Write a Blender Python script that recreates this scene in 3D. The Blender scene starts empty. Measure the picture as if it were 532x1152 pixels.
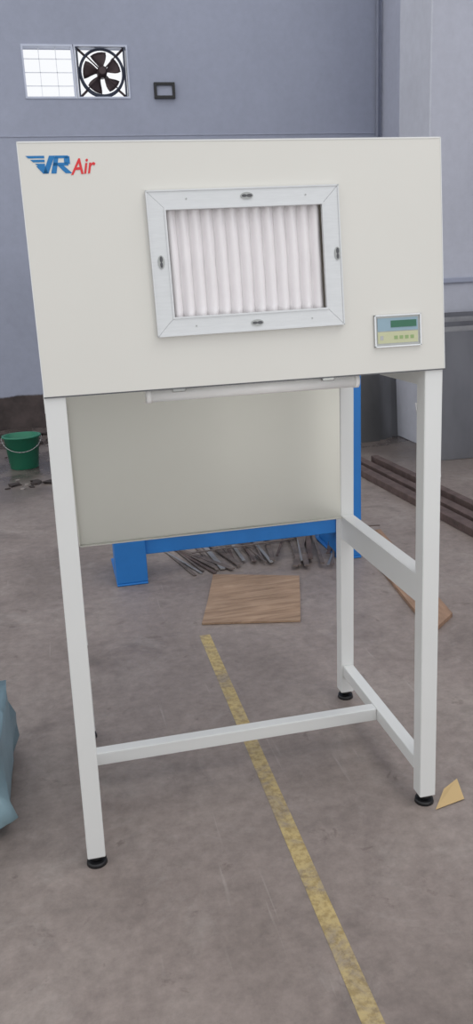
import bpy, bmesh, math, random
from mathutils import Vector, Matrix, Quaternion
random.seed(4)
S=bpy.context.scene
try:
    S.view_settings.view_transform='Standard'
except Exception: pass

# ---------------------------------------------------------------- materials
def srgb(r,g,b):
    f=lambda c:(c/255/12.92) if c/255<=.04045 else ((c/255+.055)/1.055)**2.4
    return (f(r),f(g),f(b),1)
def mat(name,col,rough=.5,metal=0.,var=.06,scale=8.,bump=0.,bscale=60.,stretch=None):
    m=bpy.data.materials.new(name);m.use_nodes=True
    nt=m.node_tree;N=nt.nodes;L=nt.links
    b=N['Principled BSDF'];b.inputs['Roughness'].default_value=rough;b.inputs['Metallic'].default_value=metal
    tc=N.new('ShaderNodeTexCoord');mp=N.new('ShaderNodeMapping')
    L.new(tc.outputs['Object'],mp.inputs['Vector'])
    if stretch: mp.inputs['Scale'].default_value=stretch
    no=N.new('ShaderNodeTexNoise');no.inputs['Scale'].default_value=scale;no.inputs['Detail'].default_value=5
    L.new(mp.outputs[0],no.inputs['Vector'])
    cr=N.new('ShaderNodeValToRGB')
    cr.color_ramp.elements[0].position=.3;cr.color_ramp.elements[1].position=.7
    cr.color_ramp.elements[0].color=tuple(c*(1-var) for c in col[:3])+(1,)
    cr.color_ramp.elements[1].color=tuple(min(1,c*(1+var)) for c in col[:3])+(1,)
    L.new(no.outputs['Fac'],cr.inputs['Fac']);L.new(cr.outputs['Color'],b.inputs['Base Color'])
    if bump:
        n2=N.new('ShaderNodeTexNoise');n2.inputs['Scale'].default_value=bscale;n2.inputs['Detail'].default_value=6
        L.new(mp.outputs[0],n2.inputs['Vector'])
        bu=N.new('ShaderNodeBump');bu.inputs['Strength'].default_value=bump;bu.inputs['Distance'].default_value=.01
        L.new(n2.outputs['Fac'],bu.inputs['Height']);L.new(bu.outputs[0],b.inputs['Normal'])
    return m
M={}
M['cream']=mat('powder_coat_cream',srgb(213,211,204),.42,0,.015,3,.03,400)
M['creamleg']=mat('powder_coat_frame',srgb(220,221,219),.4,0,.02,3)
M['panel']=mat('brushed_back_panel',srgb(198,197,188),.36,.3,.03,2)
M['alu']=mat('aluminium_frame',srgb(210,212,213),.4,.2,.03,30,stretch=(1,1,8))
M['pleat']=mat('filter_paper',srgb(232,228,229),.9,0,.02,20)
M['black']=mat('black_rubber',srgb(28,28,30),.5)
M['latch']=mat('latch_grey',srgb(85,85,88),.4,.3)
M['tube']=mat('tube_light_plastic',srgb(250,250,248),.3,0,.005)
M['clip']=mat('clip_metal',srgb(168,170,168),.35,.5)
M['blue']=mat('blue_paint',srgb(34,118,194),.45,0,.08,6)
M['dispblue']=mat('display_label',srgb(140,165,178),.4)
M['lcd']=mat('lcd_green',srgb(50,105,80),.3,0,.05)
M['key']=mat('keypad_film',srgb(190,192,156),.4,0,.05)
M['keymark']=mat('keypad_marks',srgb(140,165,110),.4)
M['chrome']=mat('chrome_bezel',srgb(225,227,228),.2,.6,.01)
M['lblue']=mat('logo_blue',srgb(20,112,172),.5)
M['lred']=mat('logo_red',srgb(215,45,50),.5)
M['steel']=mat('steel_sheet',srgb(132,132,134),.3,.75,.2,3,stretch=(1,1,.4))
M['steel2']=mat('steel_bright',srgb(175,174,172),.3,.7,.15,9)
M['rust']=mat('rusty_steel',srgb(98,82,78),.6,.2,.3,14,.3,90)
M['rod']=mat('scrap_rod_steel',srgb(112,100,94),.5,.2,.3,20)
M['plank']=mat('brown_board',srgb(150,120,98),.7,0,.2,9,.1,60,stretch=(6,1,1))
M['card']=mat('tan_paper',srgb(196,168,120),.7)
M['green']=mat('bucket_plastic',srgb(42,122,94),.35,0,.08,5)
M['wrap']=mat('blue_wrap',srgb(132,158,168),.45,0,.15,7,.5,9)
M['fan']=mat('fan_blade',srgb(68,54,56),.5,.2)
M['ring']=mat('fan_ring',srgb(58,64,82),.5,.2)
M['frame']=mat('window_frame',srgb(200,206,222),.5)
M['grille']=mat('window_bars',srgb(240,243,250),.5)
M['conduit']=mat('conduit_grey',srgb(130,134,150),.5)
M['ledge']=mat('ledge_paint',srgb(168,173,190),.6)

def ramp(nt,stops):
    cr=nt.nodes.new('ShaderNodeValToRGB');e=cr.color_ramp.elements
    e[0].position=stops[0][0];e[0].color=stops[0][1]
    e[1].position=stops[-1][0];e[1].color=stops[-1][1]
    for p,c in stops[1:-1]:
        k=e.new(p);k.color=c
    return cr
def mix(nt,fac,a,b,mode='MIX'):
    n=nt.nodes.new('ShaderNodeMix');n.data_type='RGBA';n.blend_type=mode
    for s,v in ((n.inputs[0],fac),(n.inputs[6],a),(n.inputs[7],b)):
        if isinstance(v,bpy.types.NodeSocket): nt.links.new(v,s)
        else: s.default_value=v
    return n.outputs[2]
def noise(nt,vec,scale,detail=6,rough=.6,dist=0):
    n=nt.nodes.new('ShaderNodeTexNoise');n.inputs['Scale'].default_value=scale;n.inputs['Detail'].default_value=detail
    n.inputs['Roughness'].default_value=rough;n.inputs['Distortion'].default_value=dist
    nt.links.new(vec,n.inputs['Vector']);return n.outputs['Fac']

def floor_mat():
    m=bpy.data.materials.new('stained_concrete');m.use_nodes=True;nt=m.node_tree;L=nt.links;N=nt.nodes
    b=N['Principled BSDF'];tc=N.new('ShaderNodeTexCoord');v=tc.outputs['Object']
    n1=noise(nt,v,1.3,8,.65,.3)
    r1=ramp(nt,[(.3,srgb(126,115,109)),(.5,srgb(143,131,125)),(.72,srgb(157,146,139))]);L.new(n1,r1.inputs[0])
    n2=noise(nt,v,22,8,.75)
    r2=ramp(nt,[(.35,(.78,.78,.78,1)),(.65,(1.10,1.10,1.10,1))]);L.new(n2,r2.inputs[0])
    c=mix(nt,1.,r1.outputs[0],r2.outputs[0],'MULTIPLY')
    n3=noise(nt,v,2.6,7,.62,.8);r3=ramp(nt,[(.54,(0,0,0,1)),(.68,(.75,.75,.75,1))]);L.new(n3,r3.inputs[0])
    c=mix(nt,r3.outputs[0],c,mix(nt,.5,c,srgb(76,66,63)))
    n7=noise(nt,v,8,6,.65,.5);r7=ramp(nt,[(.63,(0,0,0,1)),(.69,(.5,.5,.5,1))]);L.new(n7,r7.inputs[0])
    c=mix(nt,r7.outputs[0],c,srgb(94,81,76))
    n5=noise(nt,v,3.6,9,.75,.9);r5=ramp(nt,[(.54,(0,0,0,1)),(.76,(.5,.5,.5,1))]);L.new(n5,r5.inputs[0])
    c=mix(nt,r5.outputs[0],c,srgb(174,166,160))
    for rot,sc in ((.5,30),(-.9,22),(1.7,36)):
        mp=N.new('ShaderNodeMapping');mp.inputs['Scale'].default_value=(sc,1.2,1);mp.inputs['Rotation'].default_value=(0,0,rot);L.new(v,mp.inputs[0])
        n6=noise(nt,mp.outputs[0],1,3);r6=ramp(nt,[(.69,(0,0,0,1)),(.73,(.28,.28,.28,1))]);L.new(n6,r6.inputs[0])
        c=mix(nt,r6.outputs[0],c,srgb(176,168,162))
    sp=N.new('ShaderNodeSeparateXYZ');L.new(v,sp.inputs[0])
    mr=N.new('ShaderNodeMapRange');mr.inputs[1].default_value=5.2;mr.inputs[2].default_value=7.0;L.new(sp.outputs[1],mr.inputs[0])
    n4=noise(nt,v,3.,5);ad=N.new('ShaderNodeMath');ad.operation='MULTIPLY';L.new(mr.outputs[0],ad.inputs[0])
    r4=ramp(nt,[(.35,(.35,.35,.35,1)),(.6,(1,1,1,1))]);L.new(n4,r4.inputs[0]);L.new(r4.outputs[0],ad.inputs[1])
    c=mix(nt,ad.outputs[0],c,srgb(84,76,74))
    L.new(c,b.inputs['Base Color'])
    rr=N.new('ShaderNodeMapRange');rr.inputs[3].default_value=.5;rr.inputs[4].default_value=.2;L.new(ad.outputs[0],rr.inputs[0]);L.new(rr.outputs[0],b.inputs['Roughness'])
    bu=N.new('ShaderNodeBump');bu.inputs['Strength'].default_value=.15;bu.inputs['Distance'].default_value=.01;L.new(n2,bu.inputs['Height']);L.new(bu.outputs[0],b.inputs['Normal'])
    return m
def wall_mat(name,col,dado=None,dz=.33):
    m=bpy.data.materials.new(name);m.use_nodes=True;nt=m.node_tree;L=nt.links;N=nt.nodes
    b=N['Principled BSDF'];b.inputs['Roughness'].default_value=.75;tc=N.new('ShaderNodeTexCoord');v=tc.outputs['Object']
    n1=noise(nt,v,.8,6,.6,.3);r1=ramp(nt,[(.3,tuple(c*.93 for c in col[:3])+(1,)),(.7,tuple(c*1.07 for c in col[:3])+(1,))]);L.new(n1,r1.inputs[0])
    n2=noise(nt,v,14,8,.7);r2=ramp(nt,[(.3,(.95,.95,.95,1)),(.7,(1.04,1.04,1.04,1))]);L.new(n2,r2.inputs[0])
    c=mix(nt,1.,r1.outputs[0],r2.outputs[0],'MULTIPLY')
    if dado:
        sp=N.new('ShaderNodeSeparateXYZ');L.new(v,sp.inputs[0])
        n3=noise(nt,v,3,4);mu=N.new('ShaderNodeMath');mu.operation='MULTIPLY_ADD';L.new(n3,mu.inputs[0]);mu.inputs[1].default_value=.10;L.new(sp.outputs[2],mu.inputs[2])
        mr=N.new('ShaderNodeMapRange');mr.inputs[1].default_value=dz+.05;mr.inputs[2].default_value=dz+.07;mr.inputs[3].default_value=1;mr.inputs[4].default_value=0;L.new(mu.outputs[0],mr.inputs[0])
        n4=noise(nt,v,6,6);r4=ramp(nt,[(.35,tuple(c*.5 for c in dado[:3])+(1,)),(.65,dado)]);L.new(n4,r4.inputs[0])
        c=mix(nt,mr.outputs[0],c,r4.outputs[0])
    L.new(c,b.inputs['Base Color'])
    bu=N.new('ShaderNodeBump');bu.inputs['Strength'].default_value=.1;bu.inputs['Distance'].default_value=.01;L.new(n2,bu.inputs['Height']);L.new(bu.outputs[0],b.inputs['Normal'])
    return m
def yellow_mat():
    m=bpy.data.materials.new('worn_yellow_paint');m.use_nodes=True;nt=m.node_tree;L=nt.links;N=nt.nodes
    b=N['Principled BSDF'];b.inputs['Roughness'].default_value=.6;tc=N.new('ShaderNodeTexCoord');v=tc.outputs['Object']
    n1=noise(nt,v,7,8,.75,.5);r1=ramp(nt,[(.38,srgb(150,137,120)),(.5,srgb(180,161,116)),(.68,srgb(196,174,118))]);L.new(n1,r1.inputs[0])
    n2=noise(nt,v,50,6,.7);r2=ramp(nt,[(.4,srgb(190,180,160)),(.55,(1,1,1,1))]);L.new(n2,r2.inputs[0])
    c=mix(nt,.6,r1.outputs[0],r2.outputs[0],'MULTIPLY');L.new(c,b.inputs['Base Color']);return m
def ply_mat():
    m=bpy.data.materials.new('plywood_sheet');m.use_nodes=True;nt=m.node_tree;L=nt.links;N=nt.nodes
    b=N['Principled BSDF'];b.inputs['Roughness'].default_value=.65;tc=N.new('ShaderNodeTexCoord');v=tc.outputs['Object']
    mp=N.new('ShaderNodeMapping');mp.inputs['Rotation'].default_value=(0,0,.25);mp.inputs['Scale'].default_value=(2,16,1);L.new(v,mp.inputs[0])
    n1=noise(nt,mp.outputs[0],2.2,6,.65,.8);r1=ramp(nt,[(.32,srgb(132,106,84)),(.5,srgb(158,130,106)),(.7,srgb(176,149,124))]);L.new(n1,r1.inputs[0])
    n2=noise(nt,v,3,5,.6);r2=ramp(nt,[(.35,(.85,.85,.85,1)),(.65,(1.05,1.05,1.05,1))]);L.new(n2,r2.inputs[0])
    L.new(mix(nt,1.,r1.outputs[0],r2.outputs[0],'MULTIPLY'),b.inputs['Base Color']);return m

# ---------------------------------------------------------------- geometry helpers
def obj(name,bm,m,parent=None,bevel=0,smooth=False,seg=2):
    me=bpy.data.meshes.new(name);bmesh.ops.recalc_face_normals(bm,faces=bm.faces);bm.to_mesh(me);bm.free()
    o=bpy.data.objects.new(name,me);S.collection.objects.link(o)
    for k in (m if isinstance(m,list) else [m]): me.materials.append(k)
    if smooth:
        for p in me.polygons:p.use_smooth=True
    if bevel:
        b=o.modifiers.new('bevel','BEVEL');b.width=bevel;b.segments=seg;b.limit_method='ANGLE'
    if parent:o.parent=parent
    return o
def empty(name):
    e=bpy.data.objects.new(name,None);S.collection.objects.link(e);e.empty_display_size=.1;return e
def box(bm,a,b,mi=0,T=None):
    x0,y0,z0=a;x1,y1,z1=b
    v=[bm.verts.new(p) for p in ((x0,y0,z0),(x1,y0,z0),(x1,y1,z0),(x0,y1,z0),(x0,y0,z1),(x1,y0,z1),(x1,y1,z1),(x0,y1,z1))]
    if T is not None:
        for k in v:k.co=T@k.co
    for q in ((0,3,2,1),(4,5,6,7),(0,1,5,4),(1,2,6,5),(2,3,7,6),(3,0,4,7)):
        f=bm.faces.new([v[i] for i in q]);f.material_index=mi
    return v
def prism(bm,pts,n,h,mi=0):
    n=Vector(n)*h
    a=[bm.verts.new(Vector(p)) for p in pts];b=[bm.verts.new(Vector(p)+n) for p in pts]
    bm.faces.new(a).material_index=mi;bm.faces.new(list(reversed(b))).material_index=mi
    for i in range(len(a)):
        j=(i+1)%len(a);bm.faces.new((a[i],b[i],b[j],a[j])).material_index=mi
def cyl(bm,p0,p1,r0,r1=None,seg=20,mi=0,cap=True):
    p0=Vector(p0);p1=Vector(p1);r1=r0 if r1 is None else r1
    d=(p1-p0).normalized();q=d.to_track_quat('Z','Y')
    A=[];B=[]
    for i in range(seg):
        a=2*math.pi*i/seg;u=q@Vector((math.cos(a),math.sin(a),0))
        A.append(bm.verts.new(p0+u*r0));B.append(bm.verts.new(p1+u*r1))
    for i in range(seg):
        j=(i+1)%seg;f=bm.faces.new((A[i],A[j],B[j],B[i]));f.material_index=mi;f.smooth=True
    if cap:
        bm.faces.new(list(reversed(A))).material_index=mi;bm.faces.new(B).material_index=mi
def torus(bm,c,R,r,axis,seg=40,ms=8,mi=0,a0=0,a1=2*math.pi):
    q=Vector(axis).to_track_quat('Z','Y');c=Vector(c);rings=[];full=abs(a1-a0-2*math.pi)<1e-6
    n=seg if full else seg+1
    for i in range(n):
        a=a0+(a1-a0)*i/seg;ring=[]
        for j in range(ms):
            t=2*math.pi*j/ms
            ring.append(bm.verts.new(c+q@Vector(((R+r*math.cos(t))*math.cos(a),(R+r*math.cos(t))*math.sin(a),r*math.sin(t)))))
        rings.append(ring)
    for i in range(n if full else n-1):
        A=rings[i];B=rings[(i+1)%n]
        for j in range(ms):
            f=bm.faces.new((A[j],A[(j+1)%ms],B[(j+1)%ms],B[j]));f.material_index=mi;f.smooth=True
NB=bmesh.new

# ---------------------------------------------------------------- room
BY=9.2; RX=3.8
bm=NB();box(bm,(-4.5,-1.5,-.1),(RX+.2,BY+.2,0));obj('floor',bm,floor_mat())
wm=wall_mat('wall_lavender',srgb(162,167,184),srgb(84,73,71),.36)
bm=NB()
wx0,wx1,wz0,wz1=0.0,1.05,3.32,3.81
box(bm,(-4.5,BY,0),(wx0,BY+.2,5.5));box(bm,(wx1,BY,0),(RX+.2,BY+.2,5.5))
box(bm,(wx0,BY,0),(wx1,BY+.2,wz0));box(bm,(wx0,BY,wz1),(wx1,BY+.2,5.5))
obj('wall_back',bm,wm)
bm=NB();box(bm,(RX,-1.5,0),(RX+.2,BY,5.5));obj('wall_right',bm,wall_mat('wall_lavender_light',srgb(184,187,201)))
bm=NB();box(bm,(3.09,6.5,0),(RX,7.1,5.5));obj('wall_pilaster',bm,wall_mat('pilaster_paint',srgb(194,196,206)),bevel=.01)
bm=NB();box(bm,(-4.5,BY-.008,2.967),(RX,BY,2.978));obj('trim_1',bm,M['ledge'])
bm=NB();cyl(bm,(3.74,BY-.03,.3),(3.74,BY-.03,5.5),.018);obj('conduit_pipe',bm,M['conduit'])
bm=NB();box(bm,(3.09,6.47,1.38),(RX,6.5,1.42));obj('trim_2',bm,M['ledge'],bevel=.005)

win=empty('window_1')
def ringframe(bm,x0,x1,t=.025):
    box(bm,(x0,BY-.01,wz0),(x1,BY+.08,wz0+t));box(bm,(x0,BY-.01,wz1-t),(x1,BY+.08,wz1))
    box(bm,(x0,BY-.01,wz0+t),(x0+t,BY+.08,wz1-t));box(bm,(x1-t,BY-.01,wz0+t),(x1,BY+.08,wz1-t))
bm=NB();ringframe(bm,wx0,.505,.018)
obj('window_frame',bm,M['frame'],win)
bm=NB()
for i in range(1,4): 
    z=wz0+(wz1-wz0)*i/4;box(bm,(wx0+.018,BY+.03,z-.003),(.487,BY+.042,z+.003))
for i in range(1,3):
    x=.5*i/3;box(bm,(x-.003,BY+.03,wz0+.018),(x+.003,BY+.042,wz1-.018))
obj('window_grille',bm,M['grille'],win)

fan=empty('exhaust_fan');fc=Vector((.780,BY+.05,3.565))
bm=NB();ringframe(bm,.512,wx1,.016);obj('fan_surround',bm,M['frame'],fan)
bm=NB();torus(bm,fc,.218,.014,(0,1,0),48,8);torus(bm,fc+Vector((0,-.06,0)),.212,.005,(0,1,0),48,6)
for sx in (-1,1):
    box(bm,(fc.x+sx*.236-.008,fc.y-.03,wz0+.02),(fc.x+sx*.236+.008,fc.y+.03,wz1-.02))
obj('fan_ring',bm,M['ring'],fan)
bm=NB()
for k in range(5):
    a0=k*2*math.pi/5+.3;grid=[]
    for i in range(6):
        r=.04+(.19-.04)*i/5;w=.26+.20*math.sin(i/5*2.2);row=[]
        for j in range(5):
            a=a0+(j/4-.5)*2*w+.16*i/5
            row.append(bm.verts.new(fc+Vector((r*math.cos(a),(j/4-.5)*.05,r*math.sin(a)))))
        grid.append(row)
    for i in range(5):
        for j in range(4): bm.faces.new((grid[i][j],grid[i+1][j],grid[i+1][j+1],grid[i][j+1])).smooth=True
o=obj('fan_blades',bm,M['fan'],fan);s=o.modifiers.new('s','SOLIDIFY');s.thickness=.003
bm=NB();cyl(bm,fc+Vector((0,-.09,0)),fc+Vector((0,.04,0)),.05);cyl(bm,fc+Vector((0,-.11,0)),fc+Vector((0,-.09,0)),.03,.05)
for a in (math.pi/4,3*math.pi/4,5*math.pi/4,7*math.pi/4):
    d=Vector((math.cos(a),0,math.sin(a)));cyl(bm,fc+d*.04+Vector((0,-.06,0)),fc+d*.220+Vector((0,-.03,0)),.007,seg=8)
    cyl(bm,fc+d*.220,fc+Vector((math.copysign(.235,d.x),0,math.copysign(.225,d.z))),.012,seg=8)
obj('fan_motor',bm,M['fan'],fan)

bm=NB()
x0,x1,z0,z1=1.295,1.51,3.315,3.465;w=.026;y0,y1=BY-.04,BY
box(bm,(x0,y0,z0),(x1,y1,z0+w));box(bm,(x0,y0,z1-w),(x1,y1,z1));box(bm,(x0,y0,z0+w),(x0+w,y1,z1-w));box(bm,(x1-w,y0,z0+w),(x1,y1,z1-w))
box(bm,(x0+w,BY-.012,z0+w),(x1-w,BY,z1-w),1)
obj('switch_box',bm,[M['black'],M['ledge']])

# ---------------------------------------------------------------- laminar flow cabinet
cab=empty('laminar_flow_cabinet')
X0,X1,Y0,Y1=-.012,.922,1.9,2.547;HB,HT=1.262,1.798;h=.024
HX0,HX1=-.030,.9435
YF=Y0-h-.004
SL=.052/(HT-HB)
def fpy(z): return YF+SL*(z-HB)
nrm=Vector((0,-1,SL)).normalized()
def F(x,z,d=0): return Vector((x,fpy(z),z))+nrm*d
legs=(( -.006,Y0,-.025,Y0),(.9165,Y0,.927,Y0),(.926,Y1,.920,Y1),(-.006,Y1,-.015,Y1))
for i,(xt,yt,xb,yb) in enumerate(legs):
    bm=NB();v=box(bm,(xt-h,yt-h,.03),(xt+h,yt+h,HB))
    for k in v:
        if k.co.z<.1:k.co.x+=xb-xt
    obj('leg_%d'%(i+1),bm,M['creamleg'],cab,bevel=.003)
    x,y=xb,yb
    bm=NB();cyl(bm,(x,y,.0),(x,y,.012),.028,.026);cyl(bm,(x,y,.012),(x,y,.04),.012);cyl(bm,(x,y,.022),(x,y,.032),.022);obj('levelling_foot_%d'%(i+1),bm,M['black'],cab)
bm=NB()
for x in (X0-.008,X1):
    box(bm,(x-.019,Y0+h,.098),(x+.019,Y1-h,.140))
box(bm,(X0+.01,2.205,.098),(X1-.019,2.243,.140))
obj('lower_stretchers',bm,M['creamleg'],cab,bevel=.003)
bm=NB()
for x in (X0,X1):
    box(bm,(x-.022,Y0+h,.625),(x-.018,Y1-h,.705));box(bm,(x-.018,Y0+h,.701),(x+.022,Y1-h,.705));box(bm,(x-.018,Y0+h,.625),(x+.022,Y1-h,.629))
    box(bm,(x-.020,Y0+h,HB-.045),(x+.020,Y1-h,HB-.003))
obj('side_rails',bm,M['creamleg'],cab,bevel=.001)
bm=NB();box(bm,(X0+h,Y1-h,HB-.045),(X1-h,Y1+h,HB-.003));obj('rear_rail',bm,M['creamleg'],cab,bevel=.002)
bm=NB();box(bm,(X0+.03,Y1-h-.006,.70),(X1-.024,Y1-h-.001,HB+.05))
box(bm,(X0+.03,Y1-h-.02,.70),(X1-.024,Y1-h-.006,.704));box(bm,(X0+.03,Y1-h-.02,.70),(X0+.034,Y1-h-.006,HB))
obj('back_panel',bm,M['panel'],cab,bevel=.001)
fx0,fx1,fz0,fz1=.235,.682,1.379,1.694
fcx,fcz=(fx0+fx1)/2,(fz0+fz1)/2;rt=math.radians(.5)
def G(x,z,d=0):
    u,v=x-fcx,z-fcz
    return F(fcx+u*math.cos(rt)-v*math.sin(rt),fcz+u*math.sin(rt)+v*math.cos(rt),d)
b=.042;th=.003
def fplate(x0,x1,z0,z1,d0=-th,d1=0,mi=0,bmx=None,P=F):
    prism(bmx,[P(x0,z0,d0),P(x1,z0,d0),P(x1,z1,d0),P(x0,z1,d0)],nrm,d1-d0,mi)
ix0,ix1,iz0,iz1=fx0+b-.008,fx1-b+.008,fz0+b-.008,fz1-b+.008
bm=NB()
fplate(HX0,ix0,HB,HT,bmx=bm);fplate(ix1,HX1,HB,HT,bmx=bm);fplate(ix0,ix1,HB,iz0,bmx=bm);fplate(ix0,ix1,iz1,HT,bmx=bm)
obj('hood_front',bm,M['cream'],cab)
bm=NB();HYB=Y1+h+.01
for x in (HX0,HX1-th):
    prism(bm,[(x,fpy(HB)+.002,HB),(x,HYB,HB),(x,HYB,HT),(x,fpy(HT)+.002,HT)],(1,0,0),th)
box(bm,(HX0,fpy(HT),HT-th),(HX1,HYB,HT));box(bm,(HX0,HYB-th,HB),(HX1,HYB,HT))
box(bm,(HX0,fpy(HB)+.001,HB),(HX1,fpy(HB)+.03,HB+.002))
obj('hood_shell',bm,M['cream'],cab)
bm=NB();fplate(HX0,HX0+.002,HB,HT,0,.001,0,bm);fplate(HX1-.002,HX1,HB,HT,0,.001,0,bm)
fplate(HX0,HX1,HT-.003,HT,0,.001,0,bm);fplate(HX0,HX1,HB-.003,HB,-.003,.001,1,bm)
obj('hood_edge_fold',bm,[M['creamleg'],M['latch']],cab)
bm=NB()
def quad(pts,d0,d1,mi=0): prism(bm,[G(x,z,d0) for x,z in pts],nrm,d1-d0,mi)
i0,i1,j0,j1=fx0+b,fx1-b,fz0+b,fz1-b
g=.0002
D=.010
quad([(fx0,fz0),(fx1,fz0),(i1-g,j0),(i0+g,j0)],.0,D);quad([(fx0,fz1),(i0+g,j1),(i1-g,j1),(fx1,fz1)],.0,D)
quad([(fx0,fz0+g*2),(i0,j0+g),(i0,j1-g),(fx0,fz1-g*2)],.0,D);quad([(fx1,fz0+g*2),(fx1,fz1-g*2),(i1,j1-g),(i1,j0+g)],.0,D)
obj('filter_frame',bm,M['alu'],cab,bevel=.0006)
bm=NB()
for a in ((fx0,fx1,fz0,fz0+.003),(fx0,fx1,fz1-.003,fz1),(fx0,fx0+.003,fz0,fz1),(fx1-.003,fx1,fz0,fz1),
          (i0-.004,i1+.004,j0-.004,j0),(i0-.004,i1+.004,j1,j1+.004),(i0-.004,i0,j0,j1),(i1,i1+.004,j0,j1)):
    fplate(*a,D,D+.002,0,bm,G)
obj('filter_frame_lip',bm,M['alu'],cab)
bm=NB();mx=fcx;mz=fcz
for (x,z,hor) in ((mx+.005,fz1-.018,1),(mx+.01,fz0+.018,1),(fx0+.022,mz+.005,0),(fx1-.010,mz+.005,0)):
    a,c=(.010,.005) if hor else (.005,.010)
    pts=[(a*1.5*math.cos(2*math.pi*k/16),c*1.5*math.sin(2*math.pi*k/16)) for k in range(16)]
    prism(bm,[G(x+p[0],z+p[1],D) for p in pts],nrm,.002,1)
    sx,sz=(.006,0) if hor else (0,.006)
    prism(bm,[G(x+sx+p[0]*.45,z+sz+p[1]*.45,D+.002) for p in pts],nrm,.001,0)
    prism(bm,[G(x-sx+p[0]*.4,z-sz+p[1]*.4,D+.002) for p in pts],nrm,.001,0)
for (x,z) in ((fx0+.09,fz1-.02),(fx1-.08,fz1-.02),(fx0+.09,fz0+.02),(fx1-.08,fz0+.02)):
    pts=[(x+.002*math.cos(t*.785),z+.002*math.sin(t*.785)) for t in range(8)]
    prism(bm,[G(p[0],p[1],D) for p in pts],nrm,.001,1)
obj('filter_latches',bm,[M['latch'],M['clip']],cab)
bm=NB();n=13;cols=[];steps=8
for i in range(n*steps+1):
    t=i/(n*steps);x=i0-.003+(i1-i0+.006)*t
    d=-.020+.016*abs(math.sin(math.pi*n*t))**.9
    wob=.0008*math.sin(i*.9+1)
    cols.append([bm.verts.new(G(x+(wob*math.sin(k*1.3+i*.05)),j0-.003+(j1-j0+.006)*k/10,d)) for k in range(11)])
for i in range(len(cols)-1):
    for k in range(10): bm.faces.new((cols[i][k],cols[i+1][k],cols[i+1][k+1],cols[i][k+1])).smooth=True
obj('filter_pleats',bm,M['pleat'],cab)
bm=NB();dx0,dx1,dz0,dz1=.760,.880,1.322,1.398
fplate(dx0,dx1,dz0,dz1,0,.003,0,bm);fplate(dx0,dx1,dz0,dz0+.003,.003,.007,1,bm);fplate(dx0,dx1,dz1-.003,dz1,.003,.007,1,bm)
fplate(dx0,dx0+.003,dz0,dz1,.003,.007,1,bm);fplate(dx1-.003,dx1,dz0,dz1,.003,.007,1,bm)
fplate(dx0+.008,dx1-.008,dz0+.009,dz0+.036,.003,.0045,2,bm)
fplate(dx0+.008,dx1-.008,dz0+.038,dz1-.008,.003,.0045,3,bm)
fplate(dx0+.042,dx1-.012,dz0+.046,dz0+.062,.0045,.0055,4,bm)
for k in range(4): fplate(dx0+.05+k*.014,dx0+.059+k*.014,dz0+.018,dz0+.026,.0045,.005,5,bm)
fplate(dx0+.014,dx0+.022,dz0+.017,dz0+.027,.0045,.005,0,bm)
obj('control_display',bm,[M['clip'],M['chrome'],M['key'],M['dispblue'],M['lcd'],M['keymark']],cab)
bm=NB()
lx,lz=-.014,1.733;W=.093;H=.036
def lp(pts,mi=0):
    prism(bm,[F(lx+u*W,lz+v*H,.0002) for u,v in pts],nrm,.0006,mi)
for k in range(3):
    y=1-k*.22
    lp([(0+.10*k,y),(.42,y),(.42,y-.14),(.06+.10*k,y-.14)])
lp([(.22,.42),(.42,.42),(.48,0),(.36,0)])
lp([(.36,.0),(.48,.0),(.66,1.),(.53,1.)])
lp([(.66,1),(.96,1),(.96,.85),(.64,.85)]);lp([(.86,.9),(.99,.96),(.99,.52),(.86,.55)]);lp([(.62,.60),(.95,.60),(.95,.43),(.60,.43)])
lp([(.54,0),(.66,0),(.74,.9),(.64,.9)]);lp([(.70,.46),(.83,.46),(1.02,0),(.87,0)])
obj('printed_mark',bm,M['lblue'],cab)
def text(name,s,size,x,z,m,shear=.25,off=0,sx=1,rot=0):
    c=bpy.data.curves.new(name,'FONT');c.body=s;c.size=size;c.shear=shear;c.offset=off;c.extrude=.0003
    t=bpy.data.objects.new(name+'_tmp',c);S.collection.objects.link(t)
    dg=bpy.context.evaluated_depsgraph_get();me=bpy.data.meshes.new_from_object(t.evaluated_get(dg))
    bpy.data.objects.remove(t)
    o=bpy.data.objects.new(name,me);S.collection.objects.link(o);me.materials.clear();me.materials.append(m)
    yax=(F(0,1.5)-F(0,1.4)).normalized();R=Matrix((Vector((1,0,0)),yax,nrm)).transposed().to_4x4()
    o.matrix_world=Matrix.Translation(F(x,z,.0006))@R@Matrix.Rotation(rot,4,'Z')@Matrix.Diagonal((sx,1,1,1));o.parent=cab
text('printed_lettering','Air',.045,.079,1.730,M['lred'],.35,.0007,.84,.07)
bm=NB();ty,tz=Y0+.05,HB-.024
cyl(bm,(.218,ty,tz),(.732,ty,tz),.0165,seg=24)
cyl(bm,(.206,ty,tz),(.218,ty,tz),.0185,seg=24);cyl(bm,(.732,ty,tz),(.744,ty,tz),.0185,seg=24)
obj('tube_light',bm,M['tube'],cab)
bm=NB()
for x in (.285,.66):
    box(bm,(x-.016,ty-.020,tz+.006),(x+.016,ty+.020,HB+.01))
obj('tube_clips',bm,M['clip'],cab,bevel=.002)
bm=NB();box(bm,(X0+h,ty-.02,HB+.005),(X1-h,ty+.02,HB+.012));obj('tube_mount_strip',bm,M['creamleg'],cab)

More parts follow.
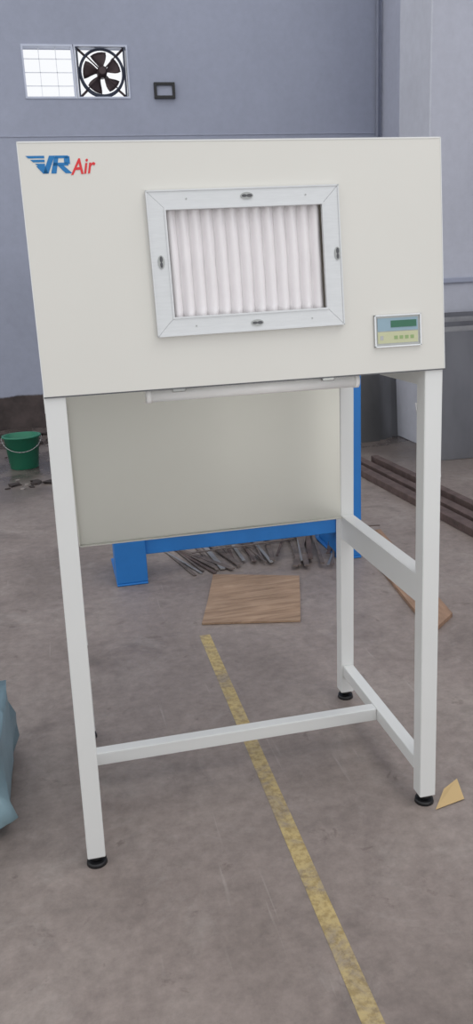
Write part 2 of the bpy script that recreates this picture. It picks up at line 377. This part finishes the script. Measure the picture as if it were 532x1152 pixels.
# ---------------------------------------------------------------- blue steel frame behind
bl=empty('blue_steel_stand')
bm=NB()
for (a,c) in ((.20,.36),(1.395,1.53)):
    box(bm,(a,3.96,.012),(c,4.12,1.25));box(bm,(a,3.955,0),(c,4.4,.012))
    prism(bm,[(a+.02,4.12,.012),(a+.02,4.36,.012),(a+.02,4.12,.4)],(1,0,0),.01)
obj('posts',bm,M['blue'],bl,bevel=.006)
bm=NB();box(bm,(.36,3.985,.15),(1.395,4.07,.255));box(bm,(.36,3.985,1.12),(1.395,4.07,1.22));box(bm,(.36,3.97,.245),(1.395,4.085,.26));obj('beams',bm,M['blue'],bl,bevel=.004)

# ---------------------------------------------------------------- floor things
def flat(name,pts,t,m,z=0.001):
    bm=NB();prism(bm,[(x,y,z) for x,y in pts],(0,0,1),t);return obj(name,bm,m)
flat('floor_line_marking',[(.475,.4),(.522,.4),(.545,3.24),(.498,3.24)],.0008,yellow_mat(),.0002)
flat('plywood_offcut',[(.53,3.35),(.76,3.29),(.96,3.24),(1.03,3.47),(1.12,3.78),(.93,3.86),(.70,3.95),(.61,3.62)],.009,ply_mat(),.002)
flat('brown_wood_board',[(1.45,2.93),(1.62,3.08),(1.80,4.35),(1.62,4.33)],.018,M['plank'])
bm=NB()
prism(bm,[(.94,1.85,.002),(1.04,1.87,.004),(1.055,1.945,.02),(1.00,1.92,.012)],(0,0,1),.001)
obj('tan_paper_scrap',bm,M['card'])
for k,(xa,xb,ya,yb,z,hh,ww) in enumerate(((2.18,2.28,3.2,6.1,0,.05,.08),(2.31,2.41,3.1,6.2,0,.045,.07),(2.44,2.52,3.1,6.1,0,.06,.06))):
    bm=NB()
    prism(bm,[(xa,yb,z),(xa+ww,yb,z),(xb+ww,ya,z),(xb,ya,z)],(0,0,1),hh)
    o=obj('steel_section' ,bm,M['rust'],bevel=.004)
bm=NB()
for i in range(30):
    cx=.62+i*.026+random.uniform(-.02,.02)
    yn=3.99+random.uniform(0,.1) if cx<1.1 else random.uniform(3.82,4.05)
    if cx<.72: yn-=.02
    a=1.85-.75*(i/30)+random.gauss(0,.16);l=random.uniform(.6,1.3)
    w=random.choice((.006,.009,.014));z=.001+.0011*i
    T=Matrix.Translation((cx,yn,z))@Matrix.Rotation(a,4,'Z');box(bm,(0,-w,0),(l,w,.006),(0,1,0,2,0)[i%5],T)
for i in range(5):
    T=Matrix.Translation((.64+.14*i,4.25+.05*i,.036+.003*i))@Matrix.Rotation(random.uniform(-.25,.25),4,'Z');box(bm,(0,-.008,0),(.6,.008,.005),i%2,T)
obj('scrap_metal_rods',bm,[M['rod'],M['steel2'],M['rust']])
bm=NB()
for k in range(5):
    y=5.95+k*.06;T=Matrix.Translation((2.84+.05*k,y,0))@Matrix.Rotation(math.radians(-8),4,'X')@Matrix.Rotation(math.radians(2*k-4),4,'Z')
    box(bm,(0,0,0),(.62,.006,1.02+.035*k),(0,1,0,1,0)[k],T)
obj('steel_sheet_stack',bm,[M['steel'],M['steel2']])
bm=NB()
for k in range(4):
    T=Matrix.Translation((2.75+.08*k,6.9+k*.05,0))@Matrix.Rotation(math.radians(-6),4,'X')
    box(bm,(-.35,0,0),(.1,.004,.85-.1*k),0,T)
obj('steel_plate_stack',bm,[M['steel'],M['rust']])
bm=NB()
for k in range(4):
    p0=Vector((2.60+.04*k,5.35+.03*k,.002));p1=Vector((2.72+.05*k,5.86,.50+.06*k));q=(p1-p0).to_track_quat('X','Z').to_matrix().to_4x4()
    box(bm,(0,-.012,0),((p1-p0).length,.012,.004),0,Matrix.Translation(p0)@q)
obj('steel_angle_strips',bm,M['steel2'])

bk=empty('green_bucket');c=Vector((-.34,7.15,0));bm=NB();seg=36
prof=[(.0,.012),(.095,.012),(.115,.0),(.12,.004),(.15,.27),(.165,.272),(.166,.285),(.146,.285),(.112,.02),(.0,.02)]
rows=[]
for r,z in prof:
    rows.append([bm.verts.new(c+Vector((max(r,.0005)*math.cos(2*math.pi*i/seg),max(r,.0005)*math.sin(2*math.pi*i/seg),z))) for i in range(seg)])
for a,d in zip(rows,rows[1:]):
    for i in range(seg): bm.faces.new((a[i],a[(i+1)%seg],d[(i+1)%seg],d[i])).smooth=True
obj('tub',bm,M['green'],bk)
bm=NB()
pts=[c+Vector((.167*math.cos(t),-.05*math.sin(t),.27-.11*math.sin(t))) for t in [math.pi*k/16 for k in range(17)]]
pts=[p+Vector((0,-.10*math.sin(math.pi*k/16),0)) for k,p in enumerate(pts)]
for p,q in zip(pts,pts[1:]): cyl(bm,p,q,.004,seg=8)
obj('handle',bm,M['clip'],bk)
# rubble and dark sweepings around the bucket
bm=NB()
for i in range(150):
    x=random.uniform(-1.2,.25);y=random.uniform(6.2,8.9);s=random.uniform(.008,.02) if i%3 else random.uniform(.03,.06)
    if (x+.34)**2+(y-7.1)**2<.12: continue
    T=Matrix.Translation((x,y,0))@Matrix.Rotation(random.uniform(0,3),4,'Z');v=box(bm,(-s,-s*.7,0),(s,s*.7,s*.4),0 if i%3 and i%2 else 1,T)
    for q in v: q.co+=Vector((random.uniform(-.4,.4)*s,random.uniform(-.4,.4)*s,0))
obj('floor_rubble',bm,[mat('rubble',srgb(140,133,128),.8),mat('dark_sweepings',srgb(58,50,48),.8)])
bm=NB();box(bm,(-.95,2.06,0),(-.262,2.56,.29))
bmesh.ops.subdivide_edges(bm,edges=bm.edges[:],cuts=5,use_grid_fill=True)
for v in bm.verts:
    if v.co.z>.02: v.co+=Vector((random.uniform(-1,1),random.uniform(-1,1),random.uniform(-1,1)))*.006
bmesh.ops.bevel(bm,geom=[e for e in bm.edges if e.calc_face_angle(0)>1.2],offset=.03,segments=3,affect='EDGES')
obj('wrapped_package',bm,M['wrap'],smooth=True)

# ---------------------------------------------------------------- light
w=bpy.data.worlds.new('daylight');S.world=w;w.use_nodes=True
bg=w.node_tree.nodes['Background'];bg.inputs[0].default_value=(.96,.975,1,1);bg.inputs[1].default_value=1.0
def area(name,loc,target,sx,sy,power,col=(1,1,1)):
    l=bpy.data.lights.new(name,'AREA');l.shape='RECTANGLE';l.size=sx;l.size_y=sy;l.energy=power;l.color=col
    o=bpy.data.objects.new(name,l);S.collection.objects.link(o);o.location=loc
    o.rotation_euler=(Vector(target)-Vector(loc)).to_track_quat('-Z','Y').to_euler();return o
area('added_overhead_fill',(2.2,1.0,5.0),(.6,3,0),2.5,2.5,60,(1,.98,.95))  # added fill from upper right, gives the hood front direction; no skylight modelled
area('added_panel_glow_fill',(2.3,-2.0,.45),(1.0,2.5,.7),1.6,.9,18,(1,.99,.96))  # added low lamp behind the camera, makes the back panel glow; no doorway there

# ---------------------------------------------------------------- camera
f,pi_,ro,ya=913.2,.2805,.0465,.2098
cd=bpy.data.cameras.new('cam');co=bpy.data.objects.new('cam',cd);S.collection.objects.link(co)
fwd=Vector((math.sin(ya)*math.cos(pi_),math.cos(ya)*math.cos(pi_),-math.sin(pi_)))
right=Vector((math.cos(ya),-math.sin(ya),0));up=right.cross(fwd)
r2=right*math.cos(ro)-up*math.sin(ro);u2=right*math.sin(ro)+up*math.cos(ro)
co.matrix_world=Matrix.Translation((0,0,1.5))@Matrix((r2,u2,-fwd)).transposed().to_4x4()
cd.sensor_fit='VERTICAL';cd.sensor_height=36;cd.lens=36*f/1152;cd.clip_start=.05
S.camera=co
